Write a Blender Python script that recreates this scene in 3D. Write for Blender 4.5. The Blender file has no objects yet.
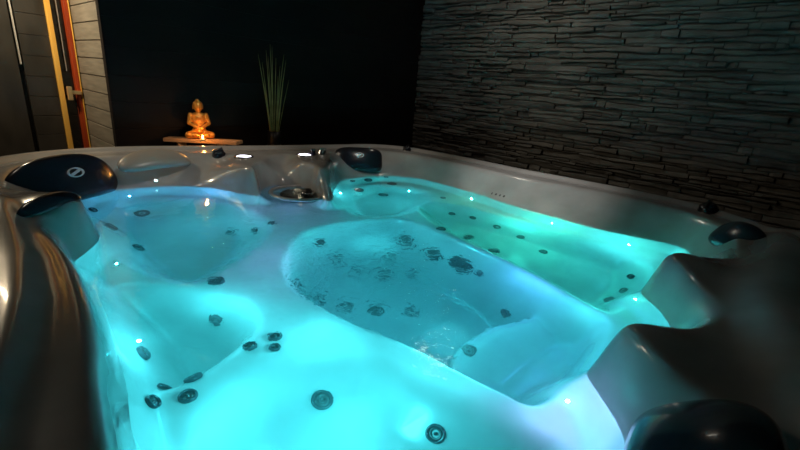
import bpy, bmesh, math, random
import numpy as np
from mathutils import Vector, Matrix
from mathutils.bvhtree import BVHTree
random.seed(7)
rng = np.random.default_rng(7)
sc = bpy.context.scene
COL = sc.collection
RZ = 0.92                      # height of the tub rim above the floor; below, z is measured from the rim unless said
# ------------------------------------------------------------------ camera
F = 417.0; CH = 0.40
dn = np.array([-105., 1255., F]); dn /= np.linalg.norm(dn)
v1 = np.array([-506., -181., F]); v1 -= v1.dot(dn) * dn; v1 /= np.linalg.norm(v1)
v2 = np.cross(dn, v1)
if v2[2] < 0: v2 = -v2
cam = bpy.data.cameras.new('camera'); cam.sensor_width = 36; cam.lens = F / 800 * 36; cam.clip_start = 0.02
co = bpy.data.objects.new('camera', cam); COL.objects.link(co); sc.camera = co
M = Matrix(((v2[0], -v2[1], -v2[2], 0), (v1[0], -v1[1], -v1[2], 0), (-dn[0], dn[1], dn[2], RZ + CH), (0, 0, 0, 1)))
co.matrix_world = M
WZ = -0.145                    # water level below the rim

def ray(px, py):
    r = np.array([px - 400, py - 225, F]); return np.array([r @ v2, r @ v1, -(r @ dn)])
def P(px, py, z=0.0):          # point of the plane z seen at a pixel (through the water when the plane lies below it)
    d = ray(px, py); o = np.array([0, 0, CH])
    if z >= WZ: return o + (z - CH) / d[2] * d
    p = o + (WZ - CH) / d[2] * d; d = d / np.linalg.norm(d); hz = d[:2] / 1.33; dz = -math.sqrt(1 - hz @ hz)
    t = (z - WZ) / dz
    return np.array([p[0] + hz[0] * t, p[1] + hz[1] * t, z])
def PY(px, py, Y):
    d = ray(px, py); return np.array([0, 0, CH]) + Y / d[1] * d

# ------------------------------------------------------------------ materials
def mat(name, col=(.5, .5, .5), rough=.5, metal=0, coat=0, spec=.5, emis=None, es=0):
    m = bpy.data.materials.new(name); m.use_nodes = True
    b = m.node_tree.nodes['Principled BSDF']
    b.inputs['Base Color'].default_value = (*col, 1); b.inputs['Roughness'].default_value = rough
    b.inputs['Metallic'].default_value = metal; b.inputs['Coat Weight'].default_value = coat
    b.inputs['Coat Roughness'].default_value = .06
    b.inputs['Specular IOR Level'].default_value = spec
    if emis: b.inputs['Emission Color'].default_value = (*emis, 1); b.inputs['Emission Strength'].default_value = es
    return m
def noise_tex(m, scale, c1, c2, detail=4, lo=.35, hi=.65, stretch=None, bump=0, bscale=None, bdist=.01):
    nt = m.node_tree; b = nt.nodes['Principled BSDF']
    tc = nt.nodes.new('ShaderNodeTexCoord'); mp = nt.nodes.new('ShaderNodeMapping')
    if stretch: mp.inputs['Scale'].default_value = stretch
    nt.links.new(tc.outputs['Object'], mp.inputs['Vector'])
    n = nt.nodes.new('ShaderNodeTexNoise'); n.inputs['Scale'].default_value = scale; n.inputs['Detail'].default_value = detail
    nt.links.new(mp.outputs[0], n.inputs['Vector'])
    r = nt.nodes.new('ShaderNodeValToRGB'); r.color_ramp.elements[0].position = lo; r.color_ramp.elements[1].position = hi
    r.color_ramp.elements[0].color = (*c1, 1); r.color_ramp.elements[1].color = (*c2, 1)
    nt.links.new(n.outputs['Fac'], r.inputs[0]); nt.links.new(r.outputs[0], b.inputs['Base Color'])
    if bump:
        n2 = nt.nodes.new('ShaderNodeTexNoise'); n2.inputs['Scale'].default_value = bscale or scale; n2.inputs['Detail'].default_value = 6
        nt.links.new(mp.outputs[0], n2.inputs['Vector'])
        bm = nt.nodes.new('ShaderNodeBump'); bm.inputs['Strength'].default_value = bump; bm.inputs['Distance'].default_value = bdist
        nt.links.new(n2.outputs['Fac'], bm.inputs['Height']); nt.links.new(bm.outputs[0], b.inputs['Normal'])
    return m
acrylic = noise_tex(mat('silver_marbled_acrylic', rough=.2, coat=.6), 5, (.25, .25, .245), (.36, .36, .355), 6, .3, .7)
black_pad = mat('black_glossy_pad', (.012, .013, .018), .22, coat=.4)
warm_reflection_pad = mat('pad_painted_reflection', (.30, .27, .23), .35, coat=.2)  # warm reflection on a black pad, put into the base colour
jet_dark = mat('dark_jet_plastic', (.006, .014, .02), .25)
jet_deep = mat('jet_nozzle_black', (.004, .006, .008), .35)
chrome = mat('brushed_chrome', (.62, .64, .66), .2, 1)
white_print = mat('silver_emblem', (.75, .8, .82), .3)
cab = noise_tex(mat('charcoal_cabinet', rough=.5), 8, (.03, .03, .032), (.05, .05, .052))
led_white = mat('white_led', (1, 1, 1), .4, emis=(.86, .84, 1), es=7)
led_cyan = mat('cyan_led', (1, 1, 1), .4, emis=(.65, 1, 1), es=4)
slate = noise_tex(mat('dark_split_slate', rough=.62, spec=.35), 9, (.10, .099, .094), (.27, .262, .245), 6, .3, .75, (1, .45, 2.2), .7, 60, .006)
backm = noise_tex(mat('black_cladding', rough=.7, spec=.1), 4, (.009, .0075, .007), (.014, .011, .010), 4)
taupe = noise_tex(mat('grey_brown_cladding', rough=.55), 6, (.15, .135, .11), (.21, .19, .155), 5, stretch=(6, 1, 9), bump=.15, bscale=8)
floorm = noise_tex(mat('dark_floor_tile', rough=.4), 5, (.03, .03, .03), (.05, .048, .045))
ceilm = mat('dark_ceiling', (.06, .055, .05), .8)
greyboard = noise_tex(mat('dark_grey_panel', rough=.3), 5, (.024, .022, .019), (.04, .036, .031), 4, stretch=(3, 3, 1))
glassdark = mat('smoked_glass', (.012, .012, .012), .08, spec=.7)
redwood = noise_tex(mat('red_brown_wood', rough=.35), 12, (.20, .025, .008), (.40, .055, .012), 5, stretch=(1, 1, .1))
yellowwood = noise_tex(mat('yellow_varnished_pine', rough=.35), 10, (.68, .36, .06), (.85, .50, .11), 5, stretch=(1, 1, .1))
benchwood = noise_tex(mat('light_teak', rough=.45), 14, (.42, .21, .09), (.62, .36, .18), 5, stretch=(.3, .3, 4))
metal_line = mat('brushed_steel_strip', (.75, .72, .66), .3, .6)
brass = mat('pale_brass', (.85, .62, .33), .28, .7)
gold = noise_tex(mat('gilded_bronze', rough=.38, metal=.45), 25, (.50, .17, .025), (.85, .38, .06), 4)
wax = mat('candle_wax', (.9, .6, .3), .5)
flame = mat('candle_flame', (1, .6, .2), .5, emis=(1, .50, .12), es=60)
reed = noise_tex(mat('dry_olive_reed', rough=.6), 20, (.30, .27, .08), (.50, .44, .17))
vasem = mat('black_vase', (.012, .012, .012), .35)
lampm = mat('downlight_lens', (1, 1, 1), .4, emis=(1, .85, .6), es=4)
seamm = mat('grey_gasket', (.02, .02, .02), .6)

# ------------------------------------------------------------------ object helpers
def obj(name, bm, m, parent=None, smooth=True):
    me = bpy.data.meshes.new(name)
    if isinstance(bm, bmesh.types.BMesh):
        bm.normal_update(); bm.to_mesh(me); bm.free()
    else:
        me.from_pydata([tuple(map(float, v)) for v in bm[0]], [], bm[1])
    me.materials.append(m)
    if smooth: me.polygons.foreach_set('use_smooth', [True] * len(me.polygons))
    me.update()
    o = bpy.data.objects.new(name, me); COL.objects.link(o)
    if parent is not None: o.parent = parent; o.matrix_parent_inverse = Matrix.Translation(-parent.location) if not parent.parent and parent.type == 'EMPTY' else Matrix()
    return o
def empty(name, loc, label, cat, group=None):
    o = bpy.data.objects.new(name, None); COL.objects.link(o); o.location = loc
    o.empty_display_size = .05
    o['label'] = label; o['category'] = cat
    if group: o['group'] = group
    return o
def tag(o, label, cat=None, group=None, kind=None):
    o['label'] = label
    if cat: o['category'] = cat
    if group: o['group'] = group
    if kind: o['kind'] = kind
    return o
def struct(name, bm, m, label=None, parent=None, smooth=False):
    o = obj(name, bm, m, parent, smooth); o['kind'] = 'structure'
    if label: o['label'] = label
    return o
def box(bm, lo, hi, bev=0):
    lo = Vector(lo); hi = Vector(hi)
    r = bmesh.ops.create_cube(bm, size=1, matrix=Matrix.Translation((lo + hi) / 2) @ Matrix.Diagonal((*(hi - lo), 1)))
    if bev:
        es = {e for v in r['verts'] for e in v.link_edges}
        bmesh.ops.bevel(bm, geom=list(es), offset=bev, segments=2, affect='EDGES', profile=.6)
    return bm
def B(lo, hi, bev=0): return box(bmesh.new(), lo, hi, bev)
def lathe(prof, n=32, mtx=None, sx=1, sy=1):
    vs = []; fs = []
    for r, z in prof:
        for k in range(n):
            a = 2 * math.pi * k / n; vs.append(Vector((r * math.cos(a) * sx, r * math.sin(a) * sy, z)))
    for i in range(len(prof) - 1):
        for k in range(n):
            a = i * n + k; b = i * n + (k + 1) % n; fs.append((a, b, b + n, a + n))
    if prof[0][0] > 1e-6: fs.append(tuple(range(n))[::-1])
    if prof[-1][0] > 1e-6: fs.append(tuple((len(prof) - 1) * n + k for k in range(n)))
    if mtx is not None: vs = [mtx @ v for v in vs]
    return vs, fs
def frame_from(loc, nrm, up=(0, 0, 1)):
    z = Vector(nrm).normalized(); u = Vector(up)
    x = u.cross(z)
    if x.length < 1e-3: x = Vector((1, 0, 0))
    x.normalize(); y = z.cross(x)
    m = Matrix((x, y, z)).transposed().to_4x4(); m.translation = Vector(loc); return m

# ------------------------------------------------------------------ the tub shell as a height field
def closed(pts, n=10):
    p = np.array([q[:2] for q in pts], float); out = []
    N = len(p)
    for i in range(N):
        a, b, c, d = p[(i - 1) % N], p[i], p[(i + 1) % N], p[(i + 2) % N]
        for k in range(n):
            t = k / n
            out.append(.5 * ((2 * b) + (-a + c) * t + (2 * a - 5 * b + 4 * c - d) * t * t + (-a + 3 * b - 3 * c + d) * t ** 3))
    return np.array(out)
def sdf(poly, X, Y):           # > 0 inside
    q = np.stack([X.ravel(), Y.ravel()], 1); d2 = np.full(len(q), 1e9); ins = np.zeros(len(q), bool)
    for i in range(len(poly)):
        a = poly[i]; b = poly[(i + 1) % len(poly)]; ab = b - a; w = q - a
        t = np.clip((w @ ab) / max(ab @ ab, 1e-12), 0, 1); e = w - t[:, None] * ab
        d2 = np.minimum(d2, (e * e).sum(1))
        c = (a[1] > q[:, 1]) != (b[1] > q[:, 1])
        if abs(b[1] - a[1]) > 1e-12:
            ins ^= c & (q[:, 0] < (b[0] - a[0]) * (q[:, 1] - a[1]) / (b[1] - a[1]) + a[0])
    d = np.sqrt(d2); return np.where(ins, d, -d).reshape(X.shape)
def px(z, *L): return [P(x, y, z)[:2] for x, y in L]

O_poly = closed([(.206, 2.37), (.427, 2.47), (.70, 2.475), (1.035, 2.391), (1.349, 2.30), (1.806, 2.20), (2.12, 2.12), (2.30, 1.90), (2.345, 1.449), (2.33, 1.073),
                 (2.349, .8), (2.365, .438), (2.32, .15), (2.172, -.06), (1.989, -.19), (1.7, -.31), (1.3, -.38), (.8, -.39), (.3, -.37), (0, -.28), (-.14, 0), (-.19, .5), (-.19, 1.2),
                 (-.13, 1.8), (0, 2.15)], 12)
R_poly = closed([(.17, 2.10), (.25, 2.24), (.40, 2.31), (.618, 2.30), (.979, 2.262)] + px(0, (232, 152), (244, 163), (262, 162), (268, 153)) +
                px(0, (285, 150.5), (296, 153), (302, 163), (326, 163), (334, 151)) +
                [(1.80, 2.05), (2.03, 1.96), (2.15, 1.722), (2.154, 1.316), (2.14, .982), (2.2, .59), (2.19, .317), (2.12, .151), (1.952, .021), (1.64, .0), (1.53, .06), (1.45, .135), (1.375, .15), (1.30, .09), (1.2, .025),
                 (1.102, .0), (1.0, .02), (.91, .09), (.86, .128), (.81, .115), (.765, .04), (.72, -.05), (.6, -.10), (.45, -.11), (.2, -.06), (.07, .06), (.055, .25), (.080, .452), (.122, .653), (.155, .818), (.180, 1.082), (.176, 1.28), (.172, 1.39), (.20, 1.44), (.25, 1.468), (.285, 1.505), (.292, 1.60), (.24, 1.72), (.13, 1.88)], 8)
W_poly = closed([(.124, .602), (.105, .35), (.14, .12), (.3, .03), (.5, .0), (.697, .05), (.80, .115), (.852, .165), (.915, .135), (1.0, .07), (1.15, .05), (1.304, .104), (1.37, .16),
                 (1.406, .184), (1.47, .15), (1.6, .1), (1.8, .1), (1.95, .12), (2.033, .20), (1.972, .479), (1.989, .883), (2.05, 1.227), (2.054, 1.604), (1.882, 1.791),
                 (1.609, 1.811), (1.42, 1.68), (1.29, 1.53), (1.245, 1.50), (1.235, 1.56), (1.30, 1.72), (1.28, 1.86), (1.164, 1.90), (1.06, 1.83), (1.02, 1.745), (.985, 1.80),
                 (.90, 1.99), (.798, 2.085), (.644, 2.14), (.48, 2.13), (.40, 2.07), (.355, 1.9), (.35, 1.72), (.322, 1.555), (.25, 1.43), (.217, 1.36), (.215, 1.2), (.182, .908), (.150, .722)], 8)
ZR = WZ - .10                  # level of the submerged ridges between the seats
GX0, GY0, GS, NX, NY = -.32, -.5, .008, 350, 382
gx = GX0 + np.arange(NX) * GS; gy = GY0 + np.arange(NY) * GS
X, Y = np.meshgrid(gx, gy, indexing='ij')
dO = sdf(O_poly, X, Y); dR = sdf(R_poly, X, Y); dW = sdf(W_poly, X, Y)
def ss(a, b, x): t = np.clip((x - a) / (b - a), 0, 1); return t * t * (3 - 2 * t)
def blur(H, s):
    k = int(3 * s) + 1; w = np.exp(-.5 * (np.arange(-k, k + 1) / s) ** 2); w /= w.sum()
    A = np.pad(H, k, mode='edge')
    A = sum(w[i] * A[i:i + H.shape[0], :] for i in range(2 * k + 1))
    return sum(w[i] * A[:, i:i + H.shape[1]] for i in range(2 * k + 1))
# rim: R -> O
u = np.clip(-dR / np.maximum(-dR + np.maximum(dO, 0), 1e-4), 0, 1)
rim = -.018 + .006 * ss(.0, .12, -dR) - .009 * np.exp(-((dO - .078) / .012) ** 2) + .016 * np.exp(-((np.maximum(dO, 0) - .034) / .026) ** 2)
# wall: W -> R
t = np.clip(-dW / np.maximum(-dW + np.maximum(dR, 0), 1e-4), 0, 1)
def bell(x, y, s): return np.exp(-((X - x) ** 2 + (Y - y) ** 2) / (2 * s * s))
pexp = 1.0 - .62 * np.clip(bell(.24, 1.60, .14) + bell(1.03, 1.95, .10) + bell(1.25, 1.68, .10), 0, 1)
wall = WZ + (-.018 + .020 * (bell(.84, .08, .06) + bell(1.41, .10, .06)) + .030 * bell(.22, 1.56, .08) - WZ) * t ** pexp
# crown of the near rim, beyond a crease
crease = np.array([(2.2, -.02), (1.95, -.03), (1.628, -.005), (1.326, .007), (1.102, -.008), (.849, -.058), (.715, -.1), (.5, -.15), (.2, -.16)])
yc = np.interp(X, crease[::-1, 0], crease[::-1, 1])
rim += .045 * ss(.0, .10, yc - Y) * ss(.15, .5, X) * ss(2.15, 1.9, X) + .020 * (bell(.84, .08, .06) + bell(1.41, .10, .06)) + .030 * bell(.22, 1.56, .08)
rim -= .10 * ss(.12, .36, yc - Y) * ss(.15, .5, X) * ss(2.15, 1.9, X)
xc = np.interp(Y, [-.4, 0, .3, .552, .735, .906, 1.123, 1.414, 1.585, 1.8], [.0, -.04, -.03, .006, .063, .100, .128, .145, .150, .15])
rim += .022 * ss(.0, .030, xc - X) * ss(1.9, 1.6, Y) * ss(-.25, .1, Y)
H = np.where(dR < 0, rim, wall)
# under the water: seats and footwell are hollows in the ridge level
seat = np.full_like(X, ZR)
basins = []
def basin(depth, width, zz, pts, p=1.0):
    poly = closed(px(zz, *pts), 6); d = sdf(poly, X, Y)
    basins.append(poly); return depth * ss(0, width, d) ** p
b1 = basin(.17, .15, ZR, [(88, 215), (99, 243), (130, 270), (190, 284), (235, 266), (268, 240), (272, 220), (240, 205), (190, 198), (120, 198)])
b2 = basin(.21, .12, ZR, [(105, 288), (160, 283), (212, 290), (252, 303), (264, 325), (240, 350), (190, 383), (130, 399), (114, 380), (103, 330)])
b3 = basin(.36, .13, ZR, [(288, 286), (340, 318), (400, 342), (445, 365), (500, 392), (540, 406), (587, 372), (612, 322), (560, 292), (500, 258), (440, 232), (400, 218), (345, 222), (305, 232), (285, 255)])
b5 = basin(.22, .05, ZR - .04, [(438, 362), (436, 340), (450, 316), (485, 299), (530, 292), (580, 300), (618, 320), (587, 372), (540, 404), (500, 392), (460, 375)])
b6 = basin(.17, .14, ZR, [(408, 200), (450, 203), (500, 214), (560, 230), (615, 246), (650, 262), (655, 285), (625, 311), (602, 312), (540, 278), (480, 248), (430, 222)])
b7 = basin(.10, .12, ZR, [(338, 192), (380, 184), (425, 190), (432, 203), (405, 216), (350, 214)])
b8 = basin(.09, .16, ZR, [(230, 372), (300, 345), (370, 346), (440, 380), (520, 418), (575, 440), (560, 500), (350, 520), (180, 480), (190, 410)])
foot = b3 - np.clip(b5 / .22, 0, 1) * np.maximum(b3 - .15 - .10 * ss(0, .2, sdf(basins[3], X, Y)), 0)
seat = ZR - np.maximum.reduce([b1, b2, foot, b6, b7, b8])
wallin = WZ - 2.2 * np.maximum(dW, 0)
k = .02; hh = np.clip(.5 + .5 * (wallin - seat) / k, 0, 1)
inner = seat * (1 - hh) + wallin * hh + k * hh * (1 - hh)
H = np.where(dW > 0, inner, H)
H = blur(H, 1.45)
def hf(x, y):
    fx = np.clip((np.asarray(x) - GX0) / GS, 0, NX - 1.001); fy = np.clip((np.asarray(y) - GY0) / GS, 0, NY - 1.001)
    i = fx.astype(int); j = fy.astype(int); a = fx - i; b = fy - j
    return H[i, j] * (1 - a) * (1 - b) + H[i + 1, j] * a * (1 - b) + H[i, j + 1] * (1 - a) * b + H[i + 1, j + 1] * a * b
def hn(x, y, e=.012):
    return Vector((float(hf(x - e, y) - hf(x + e, y)), float(hf(x, y - e) - hf(x, y + e)), 2 * e)).normalized()
def cast(px_, py_):            # the shell point seen at a pixel
    d = ray(px_, py_); d = d / np.linalg.norm(d); o = np.array([0, 0, CH]); wet = False
    for _ in range(3000):
        o = o + d * .003
        if not wet and o[2] < WZ and float(sdf(W_poly, o[:1], o[1:2])[0]) > 0:
            wet = True; hz = d[:2] / 1.33; d = np.array([hz[0], hz[1], -math.sqrt(1 - hz @ hz)])
        if o[2] < float(hf(o[0], o[1])): break
    return o

tub = empty('hot_tub', (1.1, 1.05, 0), 'large square silver grey hot tub filled with glowing turquoise water, filling the foreground', 'hot tub')
NA, NR = 960, 250
c0 = np.array([1.1, 1.05])
ang = np.linspace(0, 2 * math.pi, NA, endpoint=False)
def radius(poly, c, ang):
    out = []
    A = poly - c; Bp = np.roll(A, -1, 0)
    for th in ang:
        dx, dy = math.cos(th), math.sin(th); e = Bp - A
        den = dx * e[:, 1] - dy * e[:, 0]
        with np.errstate(all='ignore'):
            tt = (A[:, 0] * e[:, 1] - A[:, 1] * e[:, 0]) / den; uu = (A[:, 0] * dy - A[:, 1] * dx) / den
        ok = (tt > 0) & (uu >= -1e-6) & (uu <= 1 + 1e-6); out.append(tt[ok].max())
    return np.array(out)
rad = radius(O_poly, c0, ang)
svals = np.linspace(0, 1, NR) ** .85
vs = [(c0[0], c0[1], float(hf(*c0)) + RZ)]
for s in svals[1:]:
    x = c0[0] + rad * s * np.cos(ang); y = c0[1] + rad * s * np.sin(ang); z = hf(x, y) + RZ
    vs += list(zip(x.tolist(), y.tolist(), z.tolist()))
# rounded outer lip, then down a little
xo = c0[0] + rad * np.cos(ang); yo = c0[1] + rad * np.sin(ang); zo = hf(xo, yo) + RZ
for off, dz in ((.010, -.004), (.018, -.013), (.022, -.026), (.022, -.05), (.010, -.06)):
    x = c0[0] + (rad + off) * np.cos(ang); y = c0[1] + (rad + off) * np.sin(ang)
    vs += list(zip(x.tolist(), y.tolist(), (zo + dz).tolist()))
fs = [(0, 1 + k, 1 + (k + 1) % NA) for k in range(NA)]
for i in range(NR - 2 + 5):
    a0 = 1 + i * NA; b0 = a0 + NA
    fs += [(a0 + k, b0 + k, b0 + (k + 1) % NA, a0 + (k + 1) % NA) for k in range(NA)]
shell = obj('shell', (vs, fs), acrylic, tub)
# cabinet below the lip
cv = []; cf = []; n2 = 240
r2 = radius(O_poly, c0, np.linspace(0, 2 * math.pi, n2, endpoint=False))
ro_ = [float(hf(c0[0] + r2[k] * math.cos(2 * math.pi * k / n2), c0[1] + r2[k] * math.sin(2 * math.pi * k / n2))) for k in range(n2)]
for zz, off in ((RZ - .05, .008), (RZ - .07, .012), (.03, .012), (.03, -.02), (0, -.02)):
    for k in range(n2):
        th = 2 * math.pi * k / n2; g = -.006 if k % 8 == 0 and .02 < zz else 0
        cv.append((c0[0] + (r2[k] + off + g) * math.cos(th), c0[1] + (r2[k] + off + g) * math.sin(th), zz + (ro_[k] if zz > .5 else 0)))
for i in range(4):
    for k in range(n2): cf.append((i * n2 + k, (i + 1) * n2 + k, (i + 1) * n2 + (k + 1) % n2, i * n2 + (k + 1) % n2))
tag(obj('cabinet', (cv, cf), cab, tub, False), 'dark grooved cabinet panels below the rim')

# ------------------------------------------------------------------ water
def water_mat():
    m = bpy.data.materials.new('rippled_water'); m.use_nodes = True; nt = m.node_tree; nt.nodes.clear()
    out = nt.nodes.new('ShaderNodeOutputMaterial'); g = nt.nodes.new('ShaderNodeBsdfGlass')
    g.inputs['IOR'].default_value = 1.33; g.inputs['Roughness'].default_value = 0.0; g.inputs['Color'].default_value = (.93, 1, 1, 1)
    tc = nt.nodes.new('ShaderNodeTexCoord')
    n1 = nt.nodes.new('ShaderNodeTexNoise'); n1.inputs['Scale'].default_value = 26; n1.inputs['Detail'].default_value = 3; n1.inputs['Distortion'].default_value = .8
    n0 = nt.nodes.new('ShaderNodeTexNoise'); n0.inputs['Scale'].default_value = 5; n0.inputs['Detail'].default_value = 2
    nt.links.new(tc.outputs['Object'], n1.inputs['Vector']); nt.links.new(tc.outputs['Object'], n0.inputs['Vector'])
    # strength falls off from the bubbling middle
    c = P(352, 252, WZ)
    sub = nt.nodes.new('ShaderNodeVectorMath'); sub.operation = 'SUBTRACT'; sub.inputs[1].default_value = (c[0], c[1], WZ + RZ)
    ln = nt.nodes.new('ShaderNodeVectorMath'); ln.operation = 'LENGTH'
    mr = nt.nodes.new('ShaderNodeMapRange'); mr.inputs['From Min'].default_value = .12; mr.inputs['From Max'].default_value = .75
    mr.inputs['To Min'].default_value = 1; mr.inputs['To Max'].default_value = .06; mr.interpolation_type = 'SMOOTHSTEP'
    nt.links.new(tc.outputs['Object'], sub.inputs[0]); nt.links.new(sub.outputs[0], ln.inputs[0]); nt.links.new(ln.outputs['Value'], mr.inputs['Value'])
    mu = nt.nodes.new('ShaderNodeMath'); mu.operation = 'MULTIPLY'; nt.links.new(n1.outputs['Fac'], mu.inputs[0]); nt.links.new(mr.outputs[0], mu.inputs[1])
    ad = nt.nodes.new('ShaderNodeMath'); ad.operation = 'MULTIPLY_ADD'; ad.inputs[1].default_value = .55
    nt.links.new(n0.outputs['Fac'], ad.inputs[0]); nt.links.new(mu.outputs[0], ad.inputs[2])
    bp = nt.nodes.new('ShaderNodeBump'); bp.inputs['Strength'].default_value = .75; bp.inputs['Distance'].default_value = .008
    nt.links.new(ad.outputs[0], bp.inputs['Height']); nt.links.new(bp.outputs[0], g.inputs['Normal'])
    nt.links.new(g.outputs[0], out.inputs['Surface'])
    ad_ = nt.nodes.new('ShaderNodeAddShader'); vs_ = nt.nodes.new('ShaderNodeVolumeScatter'); vs_.inputs['Color'].default_value = (.75, 1, 1, 1); vs_.inputs['Density'].default_value = .28
    nt.links.new(vs_.outputs[0], ad_.inputs[1])
    va = nt.nodes.new('ShaderNodeVolumeAbsorption'); va.inputs['Color'].default_value = (.06, .76, .78, 1); va.inputs['Density'].default_value = 1.3
    nt.links.new(va.outputs[0], ad_.inputs[0]); nt.links.new(ad_.outputs[0], out.inputs['Volume']); return m
cw = W_poly.mean(0)
from mathutils import geometry
wp = [Vector((float(p[0]), float(p[1]), 0)) for p in W_poly]
tris = geometry.tessellate_polygon([wp])
d_ = []
for i, p in enumerate(W_poly):   # widen a little so the edge runs into the wall
    a = W_poly[i - 1]; b = W_poly[(i + 1) % len(W_poly)]; tg = b - a; tg /= np.linalg.norm(tg); d_.append((p[0] + tg[1] * .006, p[1] - tg[0] * .006, RZ + WZ))
bmw = bmesh.new(); vv = [bmw.verts.new(q) for q in d_]
for tri in tris:
    try: bmw.faces.new([vv[q] for q in tri])
    except ValueError: pass
bmesh.ops.recalc_face_normals(bmw, faces=bmw.faces)
bmw.normal_update()
if sum(f.normal.z for f in bmw.faces) < 0: bmesh.ops.reverse_faces(bmw, faces=bmw.faces)
water = tag(obj('water', bmw, water_mat(), None, False), 'clear turquoise lit water filling the hot tub', 'water', kind='stuff')

# ------------------------------------------------------------------ jets
def jet(px_, py_, r, kind='dark'):
    o = cast(px_, py_); n = hn(o[0], o[1]); m = frame_from((o[0], o[1], o[2] + RZ), n, (0, 1, .2))
    m = m @ Matrix.Translation((0, 0, .003))
    fl = lathe([(r, -.006), (r, .003), (r * .93, .006), (r * .80, .007), (r * .72, .004), (r * .68, -.003)], 28, m)
    j = obj('jet', fl, jet_dark if kind != 'chrome' else chrome, tub)
    if kind == 'chrome': j['label'] = 'chrome ringed jet'
    obj('nozzle', lathe([(r * .74, -.006), (r * .74, .0015), (r * .42, .0025), (r * .40, -.001), (r * .2, -.001), (r * .18, .005), (0, .006)], 20, m), jet_deep, j)
    if kind == 'grille':
        for q in (-1, 0, 1):
            bm = bmesh.new(); box(bm, (-r * .62, q * r * .33 - .002, .001), (r * .62, q * r * .33 + .002, .006)); bmesh.ops.transform(bm, matrix=m, verts=bm.verts)
            obj('grille_bar', bm, jet_dark, j)
    return j
JETS = [ # px, py, radius
 (92, 210, .026), (142, 213, .032), (111, 227, .036), (138, 248, .030), (231, 232, .020), (256, 231, .020), (272, 223, .016), (216, 282, .024),
 (217, 320, .022), (142, 354, .024), (163, 389, .017), (151, 403, .018), (188, 397, .018), (194, 379, .019), (250, 347, .016), (275, 337, .017), (275, 348, .014),
 (322, 400, .024), (436, 434, .021), (297, 284, .024), (320, 297, .024), (320, 242, .026), (337, 258, .026), (357, 270, .024), (346, 306, .026), (376, 311, .026), (411, 311, .026),
 (384, 274, .032), (411, 275, .022), (391, 256, .034), (480, 273, .014), (506, 313, .021), (469, 351, .022),
 (443, 198, .016), (452, 214, .018), (473, 218, .018), (497, 227, .020), (441, 229, .022), (468, 238, .022), (494, 251, .024), (543, 252, .020), (521, 237, .020),
 (632, 277, .020), (624, 291, .022), (610, 300, .022),
 (352, 181, .018), (368, 180, .030), (392, 184, .030), (359, 190, .030), (383, 195, .030), (386, 177, .016)]
for x, y, r in JETS: jet(x, y, r)
for x, y, r in ((406, 241, .052), (434, 253, .040), (461, 264, .056)): tag(jet(x, y, r, 'grille'), 'large round grilled suction jet')

# ------------------------------------------------------------------ headrests, knobs, lights on the shell
def pillow(name, loc, face, w, h, th, m, label, power=2.6, logo=None, up=(0, 0, 1), drop=.10):
    fr = frame_from((loc[0], loc[1], loc[2] + RZ), face, up)
    vs = []; fs = []; nu, nr = 64, 14
    for side in (1, -1):
        for i in range(nr + 1):
            s = i / nr; ra = math.sin(s * math.pi / 2); hh = math.cos(s * math.pi / 2)
            for k in range(nu):
                a = 2 * math.pi * k / nu; ca, sa = math.cos(a), math.sin(a)
                q = (abs(ca) ** power + abs(sa) ** power) ** (-1 / power)
                x = w / 2 * ra * q * ca; y = h / 2 * ra * q * sa
                y -= drop * h * (2 * x / w) ** 2
                z = th * (hh ** .7 if side > 0 else -.5 * hh ** .7) - .25 * (x * x) / w
                vs.append(fr @ Vector((x, y, z)))
    n = nu * (nr + 1)
    for sd in (0, 1):
        for i in range(nr):
            for k in range(nu):
                a = sd * n + i * nu + k; b = sd * n + i * nu + (k + 1) % nu
                q = (a, a + nu, b + nu, b); fs.append(q if sd == 0 else q[::-1])
    o = obj('headrest', (vs, fs), m, tub); o['label'] = label
    if logo:
        lx, ly, lr = logo; lm = fr @ Matrix.Translation((lx, ly, th * 1.0 - .25 * lx * lx / w + .001))
        e = obj('emblem', lathe([(lr, -.006), (lr, .002), (lr * .8, .002), (lr * .8, -.006)], 32, lm, 1.5, .85), white_print, o)
        bm = bmesh.new(); box(bm, (-lr * 1.0, -lr * .22, -.006), (lr * 1.0, lr * .22, .003), .001)
        bmesh.ops.transform(bm, matrix=lm @ Matrix.Rotation(.35, 4, 'Z'), verts=bm.verts); obj('emblem_bar', bm, white_print, o)
    return o
pillow('headrest', P(70, 178, -.06), (.45, -.75, .5), .46, .20, .03, black_pad, 'black glossy headrest at the far left corner', 3.0, (.01, .01, .024))
pillow('headrest', P(156, 159, -.02), (.1, -.55, .85), .34, .12, .03, warm_reflection_pad, 'headrest on the far side, warm reflection painted in as taupe', 2.4)
pillow('headrest', P(359, 160, -.055), (-.55, -.75, .5), .30, .16, .035, black_pad, 'navy black headrest at the far corner by the slate wall', 4.2, (.0, .02, .018), drop=-.02)
pillow('headrest', P(738, 238, -.03), (-.5, .5, .6), .21, .13, .035, black_pad, 'black headrest at the right corner', 2.6)
pillow('headrest', P(700, 454, -.035), (-.05, .6, .75), .245, .19, .045, black_pad, 'large black headrest on the near rim', 2.8)
pillow('headrest', cast(52, 203) + np.array([.0, .0, .002]), (.45, -.55, .8), .21, .055, .018, black_pad, 'small black cap pad on the left shoulder', 2.4)

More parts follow.
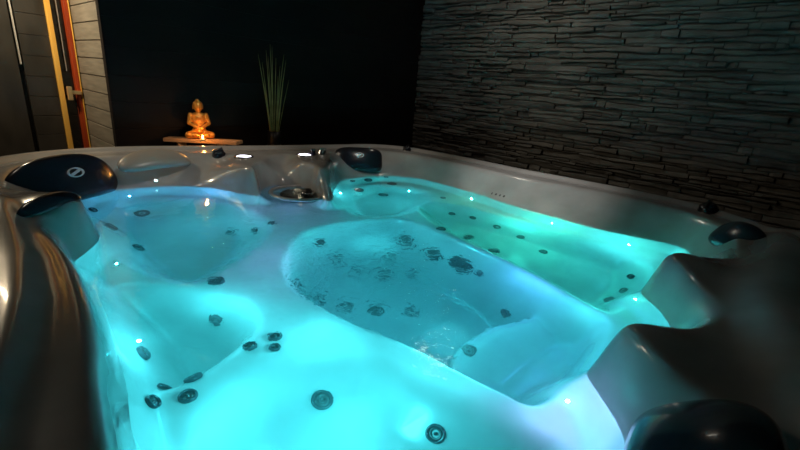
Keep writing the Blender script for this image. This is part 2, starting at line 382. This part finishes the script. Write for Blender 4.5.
def disc(px_, py_, prof, m, name, label=None, z=None, up=None, sx=1, sy=1, parent=None):
    o = cast(px_, py_); n = Vector(up) if up else hn(o[0], o[1])
    fr = frame_from((o[0], o[1], o[2] + RZ), n, (0, 1, .1))
    q = obj(name, lathe(prof, 28, fr, sx, sy), m, parent or tub)
    if label: q['label'] = label
    return q, fr
def knob(px_, py_, r, m, label):
    k, fr = disc(px_, py_, [(r * 1.15, -.004), (r * 1.15, .004), (r, .008), (r * .95, .022), (r * .75, .027), (0, .028)], m, 'valve_knob', label)
    bm = bmesh.new(); box(bm, (-r * .9, -.005, .024), (r * .9, .005, .036), .003); bmesh.ops.transform(bm, matrix=fr, verts=bm.verts)
    obj('grip', bm, m, k)
knob(219, 155, .030, black_pad, 'black air valve knob left of the filter')
knob(407, 150, .026, black_pad, 'black air valve knob on the far right rim')
knob(708, 210, .034, black_pad, 'black air valve knob on the right rim')
knob(322, 154, .024, chrome, 'chrome valve knob right of the filter')
knob(313, 155, .016, black_pad, 'small black button beside the chrome knob')
def cup_light(px_, py_, r):
    k, fr = disc(px_, py_, [(r * 1.2, -.006), (r * 1.2, .004), (r * 1.02, .007), (r * 1.0, .001)], chrome, 'pillar_light', 'round white light on the pillar top', up=(0, 0, 1))
    obj('light_lens', lathe([(r * 1.0, -.002), (r * .9, .004), (0, .006)], 28, fr), led_white, k)
cup_light(244, 157, .040); cup_light(305, 155.5, .040)
def led(px_, py_, r, m=led_cyan):
    k, fr = disc(px_, py_, [(r * 1.4, -.006), (r * 1.4, .003), (r * 1.05, .006), (r, .001)], chrome, 'shell_light', 'small round light in the tub wall')
    obj('light_lens', lathe([(r, -.002), (r * .8, .004), (0, .006)], 20, fr), m, k)
led(156, 181, .008); 
# a row of small dark embossed marks on the right wall of the shell
for mx, w_ in ((488, .010), (492, .006), (496, .010), (500, .008), (504, .010), (509, .006)):
    o_ = cast(mx, 192.5 + (mx - 488) * .24); fr_ = frame_from((o_[0], o_[1], o_[2] + RZ), hn(o_[0], o_[1]))
    bm = bmesh.new(); box(bm, (-w_ / 2, -.006, -.004), (w_ / 2, .006, .0012)); bmesh.ops.transform(bm, matrix=fr_, verts=bm.verts)
    obj('embossed_mark', bm, seamm, tub, False)
# skimmer basket in its collar between the pillars
fc = P(299, 193, WZ)
filt = empty('filter_group', (0, 0, 0), 'x', 'x'); bpy.data.objects.remove(filt)
ring = []; rf = []
NT, NS = 72, 12
for i in range(NT):
    a = 2 * math.pi * i / NT
    for k_ in range(NS):
        b = 2 * math.pi * k_ / NS; rr = .135 + .012 * math.cos(b)
        ring.append((fc[0] + rr * math.cos(a), fc[1] + rr * math.sin(a) * 1.05, RZ + WZ - .002 + .012 * math.sin(b)))
for i in range(NT):
    for k_ in range(NS): rf.append((i * NS + k_, ((i + 1) % NT) * NS + k_, ((i + 1) % NT) * NS + (k_ + 1) % NS, i * NS + (k_ + 1) % NS))
col_ = tag(obj('filter_collar', (ring, rf), acrylic, tub), 'round grey collar around the skimmer at the waterline')
fm = Matrix.Translation((fc[0] + .01, fc[1] - .02, RZ + WZ - .012))
bk = obj('skimmer_basket', lathe([(.105, -.06), (.112, .004), (.104, .010), (.096, .004), (.094, -.02), (.05, -.022), (0, -.022)], 40, fm), jet_dark, tub)
kc = P(308, 190, WZ + .02)
km = Matrix.Translation((kc[0], kc[1], RZ + WZ))
fk = obj('float_cap', lathe([(.030, -.01), (.034, .006), (.030, .014), (.024, .012)], 28, km), chrome, bk)
obj('cap_button', lathe([(.024, .0), (.024, .014), (.015, .026), (0, .028)], 24, km), jet_deep, fk)

# ------------------------------------------------------------------ lights under the water: waterline leds, then added fill points
def plight(name, loc, col, e, r=.012):
    l = bpy.data.lights.new(name, 'POINT'); l.color = col; l.energy = e; l.shadow_soft_size = r
    o = bpy.data.objects.new(name, l); COL.objects.link(o); o.location = loc; return o
CY = (.10, .86, .98); BL = (.12, .45, 1.0); GR = (.08, 1.0, .74); LV = (.40, .50, 1.0)
UW = [(338, 189, CY, 1.0), (410, 188, CY, 1.0), (475, 196, GR, .9), (560, 221, GR, 1.2), (640, 243, GR, .8), (283, 204, LV, .6), (200, 190, BL, .7), (120, 193, BL, .7),
      (95, 262, CY, 1.0), (112, 345, CY, .8), (590, 412, LV, .9), (655, 300, GR, .8), (245, 205, LV, .5)]
EU = 1.85
for i, (x, y, c, s) in enumerate(UW):
    p = P(x, y, WZ); v = np.array([1.1, 1.0]) - p[:2]; v /= np.linalg.norm(v)
    plight('underwater_led_and_fill', (p[0] + v[0] * .05, p[1] + v[1] * .05, RZ + WZ - .03), c, EU * s, 0 if i in (5, 6, 12) else .003)
for (x, y, zz, c, s) in ((1.05, 1.0, -.165, CY, 3.0), (.62, 1.55, -.17, CY, 2.0), (.42, .95, -.17, CY, 1.6), (.75, .45, -.165, CY, 2.0), (.42, .42, -.165, CY, 2.0), (1.2, .5, -.17, BL, 1.8), (1.55, 1.3, -.17, CY, 1.6), (1.75, .75, -.165, GR, 2.6), (1.85, .35, -.165, CY, 1.6), (.3, .6, -.165, CY, 1.), (.7, 1.1, -.165, LV, 1.6), (1.15, .25, -.165, CY, 1.5), (.55, .68, -.16, CY, 1.3)):
    plight('underwater_led_and_fill', (x, y, RZ + zz), c, EU * s, 0)  # added fill points floating in open water, no fixtures

# ------------------------------------------------------------------ room
XS, YB, YD = 3.27, 2.70, 3.25
ZT = 2.45
struct('floor', B((-1.6, -1.6, -.06), (XS + .3, 4.4, 0)), floorm)
struct('ceiling', B((-1.6, -1.6, ZT), (XS + .3, 4.4, ZT + .06)), ceilm)
struct('wall_front', B((-1.6, -1.66, 0), (XS + .3, -1.6, ZT)), backm)
struct('wall_left', B((-1.66, -1.6, 0), (-1.6, 4.4, ZT)), backm)
# black clad wall behind the tub: boards with shadow gaps
bm = bmesh.new(); box(bm, (.73, YB, 0), (XS + .2, YB + .12, ZT))
z = 0
while z < ZT - .01:
    box(bm, (.7125, YB - .0115, z + .0005), (XS + .05, YB + .03, min(z + .1395, ZT)), .001); z += .14
struct('wall_back', bm, backm)
# short return clad in grey brown boards, facing the doorway
bm = bmesh.new(); box(bm, (.73, YB + .005, 0), (.83, YD + .1, ZT)); z = -.03
while z < ZT - .01:
    box(bm, (.712, YB + .03, max(z + .002, 0)), (.726, YD, min(z + .088, ZT)), .002); z += .091
struct('wall_return', bm, taupe, 'short return wall clad in horizontal grey brown boards left of the black wall')
# split slate wall
bm = bmesh.new()
def wob(y, k): return .004 * math.sin(y * 5.1 + k * 2.3) + .003 * math.sin(y * 13.7 + k * 1.1) + .0022 * math.sin(y * 37 + k * 3.7)
rows = []; z = 0.0
while z < ZT: rows.append(z); z += random.choice((.018, .023, .028, .034, .040))
rows.append(ZT)
box(bm, (XS + .02, -1.6, 0), (XS + .14, YB + .1, ZT))
for k in range(len(rows) - 1):
    y = -1.6 - random.random() * .3
    while y < YB + .05:
        L = random.choice((.06, .10, .14, .2, .3, .4)) * random.uniform(.8, 1.2)
        d0 = random.uniform(.002, .030); tz = random.uniform(-.010, .008); ty = random.uniform(-.012, .012)
        n = max(3, int(L / .035)); sec = []
        jl = random.choice((0, 0, 0, .004, -.004)); jl2 = random.choice((0, 0, .004, -.004))
        for i in range(n + 1):
            q = i / n; yy = y + q * L; end = .004 if i in (0, n) else 0
            e0 = (.003 if i == 0 else -.003 if i == n else 0)
            zb = rows[k] + wob(yy, k) + .0005 + random.uniform(0, .003) + jl; zt = rows[k + 1] + wob(yy, k + 1) - .0005 - random.uniform(0, .004) + jl2
            zt = max(zt, zb + .006)
            fx = d0 + ty * (q - .5) + random.uniform(-.0025, .0025)
            hgt = zt - zb
            pts = [(XS + .03, zb), (XS - fx + end + .006, zb), (XS - fx + end, zb + hgt * .18), (XS - fx + end - tz, zt - hgt * .18), (XS - fx - tz + end + .006, zt), (XS + .03, zt)]
            sec.append([bm.verts.new((a, yy + e0, max(b, 0))) for a, b in pts])
        for i in range(n):
            for j in range(5): bm.faces.new((sec[i][j], sec[i][j + 1], sec[i + 1][j + 1], sec[i + 1][j]))
        bm.faces.new(sec[0]); bm.faces.new(sec[-1][::-1])
        y += L
bmesh.ops.recalc_face_normals(bm, faces=bm.faces)
struct('wall_right', bm, slate, 'dark grey split slate wall running along the right side')

# ------------------------------------------------------------------ doorway at the left
door = bpy.data.objects.new('door_1', None); COL.objects.link(door); door.location = (.5, YD, 0)
door['kind'] = 'structure'
def dp(name, lo, hi, m, bev=.002, label=None, par=None):
    o = obj(name, B(lo, hi, bev), m, par or door, False)
    if label: o['label'] = label
    return o
dp('glass_pane', (.62, YD + .012, .02), (.70, YD + .02, ZT), glassdark)
dp('frame_post', (.682, YD - .03, 0), (.703, YD + .05, ZT), redwood, .004, 'red brown varnished wooden post')
dp('frame_edge', (.703, YD - .040, 0), (.7075, YD - .028, ZT), yellowwood, .001, 'thin edge of the post, lit look put into its pale colour')  # light on the red post's edge painted as a yellow strip
dp('stile', (.598, YD - .03, 0), (.622, YD + .03, ZT), yellowwood, .003, 'yellow varnished pine stile')
dp('glazing_strip', (.651, YD - .006, RZ + .33), (.656, YD + .012, ZT), metal_line, .001)
h_ = dp('latch', (.630, YD - .060, RZ + .165), (.655, YD - .035, RZ + .245), brass, .006, 'pale brass door latch')
dp('latch_arm', (.650, YD - .052, RZ + .20), (.70, YD - .038, RZ + .222), brass, .003, None, h_)
dp('latch_stem', (.636, YD - .04, RZ + .19), (.65, YD + .012, RZ + .22), brass, .003, None, h_)
# the dark wall to the left of the doorway, two panels with a steel strip between them
bm = bmesh.new(); z = 0
while z < ZT: box(bm, (.462, YD + .0, z + .001), (.598, YD + .03, min(z + .109, ZT)), .0015); z += .11
box(bm, (-1.6, YD + .03, 0), (.86, YD + .12, ZT))
struct('wall_doorway', bm, greyboard, 'dark grey boarded wall beside the yellow door stile')
bm = bmesh.new(); box(bm, (-1.6, YD - .01, 0), (.438, YD + .03, ZT), .002)
struct('trim_2', bm, greyboard, 'smooth dark grey panel at the far left')
struct('trim_1', B((.4475, YD - .012, RZ + .35), (.454, YD + .01, ZT), .001), metal_line, 'thin bright steel strip on the dark panel')

# ------------------------------------------------------------------ stand, statue, candle, reeds
zt_ = .012
cs = [np.array(q + (zt_,)) for q in ((.985, 2.680), (1.315, 2.43), (1.243, 2.374), (.925, 2.62))]
bench = empty('bench', (1.05, 2.5, 0), 'narrow pale wooden bench standing askew behind the far rim under the golden statue', 'bench')
def slab(pts, z0, z1):
    vs = [(p[0], p[1], z0) for p in pts] + [(p[0], p[1], z1) for p in pts]
    bm = bmesh.new(); v = [bm.verts.new(q) for q in vs]
    bm.faces.new(v[:4][::-1]); bm.faces.new(v[4:])
    for i in range(4): bm.faces.new((v[i], v[(i + 1) % 4], v[(i + 1) % 4 + 4], v[i + 4]))
    bmesh.ops.recalc_face_normals(bm, faces=bm.faces)
    bmesh.ops.bevel(bm, geom=bm.edges[:], offset=.003, segments=2, affect='EDGES'); return bm
lerp = lambda a, b, t: a + (b - a) * t
m0 = .46; m1 = .54
obj('seat_slat', slab([cs[0], cs[1], lerp(cs[1], cs[2], m0), lerp(cs[0], cs[3], m0)], RZ + zt_ - .022, RZ + zt_), benchwood, bench, False)
obj('seat_slat', slab([lerp(cs[0], cs[3], m1), lerp(cs[1], cs[2], m1), cs[2], cs[3]], RZ + zt_ - .022, RZ + zt_), benchwood, bench, False)
for a, b in ((.2, .25), (.2, .75), (.72, .1), (.72, .45)):
    q = lerp(lerp(cs[0], cs[1], a), lerp(cs[3], cs[2], a), b)
    obj('leg', B((q[0] - .013, q[1] - .013, 0), (q[0] + .013, q[1] + .013, RZ + zt_ - .022), .002), benchwood, bench, False)

def statue():
    bm = bmesh.new()
    def ell(c, r, rot=None):
        m = Matrix.Translation(c) @ (rot.to_4x4() if rot else Matrix()) @ Matrix.Diagonal((*r, 1))
        bmesh.ops.create_uvsphere(bm, u_segments=24, v_segments=16, radius=1, matrix=m)
    def limb(a, b, r0, r1, n=9):
        a = Vector(a); b = Vector(b)
        for i in range(n + 1):
            t = i / n; r = r0 + (r1 - r0) * t; bmesh.ops.create_uvsphere(bm, u_segments=14, v_segments=10, radius=r, matrix=Matrix.Translation(a.lerp(b, t)))
    # faces -Y; height about .24
    for s in (-1, 1):
        limb((s * .026, .004, .028), (s * .070, -.022, .022), .024, .019)        # thigh
        limb((s * .070, -.022, .020), (-s * .012, -.050, .017), .018, .013)      # shin folded across
        ell((-s * .030, -.050, .024), (.020, .010, .008))                        # foot
        limb((s * .045, .006, .136), (s * .058, -.004, .090), .0155, .013)       # upper arm
        limb((s * .058, -.004, .090), (s * .014, -.040, .068), .012, .009)       # forearm
        ell((s * .008, -.044, .064), (.016, .009, .008))                         # hand
        ell((s * .029, .002, .184), (.0035, .006, .014))                        # ear
    ell((0, .006, .045), (.042, .030, .030)); ell((0, .002, .075), (.034, .026, .035)); ell((0, .002, .110), (.042, .026, .036)); ell((0, .005, .135), (.048, .022, .018))
    limb((0, .003, .145), (0, .002, .165), .015, .013, 4)
    ell((0, 0, .187), (.028, .029, .031)); ell((0, .004, .201), (.029, .029, .019)); ell((0, .005, .220), (.013, .013, .010))
    ell((0, -.026, .183), (.0035, .005, .007)); ell((0, -.0225, .172), (.008, .004, .0028))
    for s in (-1, 1): ell((s * .009, -.021, .189), (.006, .004, .003))
    return bm
fp = P(200, 138.3, zt_)
bo = obj('buddha_statue', statue(), gold)
rm = bo.modifiers.new('r', 'REMESH'); rm.mode = 'VOXEL'; rm.voxel_size = .0022; rm.use_smooth_shade = True
sm = bo.modifiers.new('s', 'SMOOTH'); sm.iterations = 3; sm.factor = .5
bo.location = (fp[0], fp[1], RZ + zt_ + .001); bo.scale = (.92, .92, .98); bo.rotation_euler = (0, 0, -.25); 
tag(bo, 'small golden seated buddha figure with folded hands glowing on the wooden bench', 'statue')
cdl = P(203, 141.0, zt_)
can = empty('tealight', (cdl[0], cdl[1], RZ + zt_), 'lit tealight burning in front of the golden statue on the bench', 'candle')
cm = Matrix.Translation((cdl[0], cdl[1], RZ + zt_))
obj('wax', lathe([(.016, .001), (.016, .012), (0, .011)], 24, cm), wax, can)
obj('flame', lathe([(0, .012), (.0035, .017), (.004, .022), (.002, .030), (0, .036)], 14, cm), flame, can)
plight('candle_glow', (cdl[0], cdl[1] - .005, RZ + zt_ + .055), (1, .40, .08), .55, .006)

vz = PY(274, 128, 2.55)
vase = empty('reed_vase', (vz[0], vz[1], 0), 'tall dark vase holding dry upright grass blades before the black wall', 'vase')
vm = Matrix.Translation((vz[0], vz[1], 0))
hv = RZ + vz[2] - .02
obj('vase_body', lathe([(.07, 0), (.085, .03), (.10, hv * .35), (.075, hv * .75), (.040, hv * .94), (.045, hv), (.040, hv), (.036, hv * .93), (0, hv * .9)], 36, vm), vasem, vase)
tips = [(258, 54), (262, 62), (266, 50), (270, 44), (272, 46), (276, 58), (280, 66), (284, 54), (286, 60), (264, 84), (278, 76), (261, 72), (283, 84), (268, 56), (289, 80)]
for i, (tx, ty) in enumerate(tips):
    Yt = 2.55 + random.uniform(-.05, .06); a = Vector((vz[0] + (tx - 273) * .0018, vz[1] + random.uniform(-.012, .012), hv - .05)); e = PY(tx, ty, Yt); e = Vector((e[0], e[1], e[2] + RZ))
    vs = []; fs = []
    mid = a.lerp(e, .5) + Vector(((a.x - e.x) * .12, 0, 0)); wd = random.uniform(.0022, .004); N = 14
    for k_ in range(N + 1):
        t_ = k_ / N; p = a * (1 - t_) ** 2 + mid * 2 * t_ * (1 - t_) + e * t_ * t_; w_ = wd * (1 - t_ ** 2.5) + .0006
        vs += [p + Vector((-w_, 0, 0)), p + Vector((0, -w_ * .6, 0)), p + Vector((w_, 0, 0)), p + Vector((0, w_ * .3, 0))]
    for k_ in range(N):
        for q in range(4): fs.append((k_ * 4 + q, k_ * 4 + (q + 1) % 4, k_ * 4 + 4 + (q + 1) % 4, k_ * 4 + 4 + q))
    obj('grass_blade', (vs, fs), reed, vase)

# ------------------------------------------------------------------ room lamps: doorway lamp, the rest added fills
def area(name, loc, tgt, col, e, size):
    l = bpy.data.lights.new(name, 'AREA'); l.shape = 'DISK'; l.size = size; l.color = col; l.energy = e
    o = bpy.data.objects.new(name, l); COL.objects.link(o); o.location = loc
    o.rotation_euler = (Vector(tgt) - Vector(loc)).to_track_quat('-Z', 'Y').to_euler(); return o
area('doorway_lamp', (.2, 2.9, 1.8), (.7, 3.0, 1.3), (1, .80, .52), 8, .12)
area('overhead_fill', (2.5, 1.6, 2.4), (3.2, 1.4, 1.3), (1, .9, .74), 2.4, .3)  # added unseen fill that brightens the slate wall

def spot(name, loc, tgt, col, e, deg, blend=.6, r=.03):
    l = bpy.data.lights.new(name, 'SPOT'); l.color = col; l.energy = e; l.spot_size = math.radians(deg); l.spot_blend = blend; l.shadow_soft_size = r
    o = bpy.data.objects.new(name, l); COL.objects.link(o); o.location = loc
    o.rotation_euler = (Vector(tgt) - Vector(loc)).to_track_quat('-Z', 'Y').to_euler(); return o
spot('rim_fill_spot', (1.25, .9, 2.4), (2.13, .95, .82), (1, .93, .86), 75, 36, 1)  # this and the next spots are added, unseen, to brighten the far rim
spot('rim_fill_spot', (1.1, 1.0, 2.4), (.95, 2.25, .86), (1, .88, .76), 36, 42, 1)
spot('rim_fill_spot', (1.3, 1.0, 2.4), (2.0, 1.95, .84), (1, .90, .80), 22, 30, 1)
area('overhead_fill', (.05, 2.3, 2.25), (.7, .5, .9), (1, .84, .66), 1.8, .25)  # added unseen warm fill for the left and near rim
w = bpy.data.worlds.new('w'); sc.world = w; w.use_nodes = True
w.node_tree.nodes['Background'].inputs[0].default_value = (.02, .022, .025, 1)
w.node_tree.nodes['Background'].inputs[1].default_value = .3
sc.view_settings.view_transform = 'Standard'; sc.view_settings.look = 'None'; sc.view_settings.gamma = 1; sc.view_settings.exposure = 0
sc.view_settings.use_curve_mapping = False
sc.cycles.use_denoising = True
sc.cycles.max_bounces = 10; sc.cycles.sample_clamp_indirect = 4; sc.cycles.blur_glossy = .5
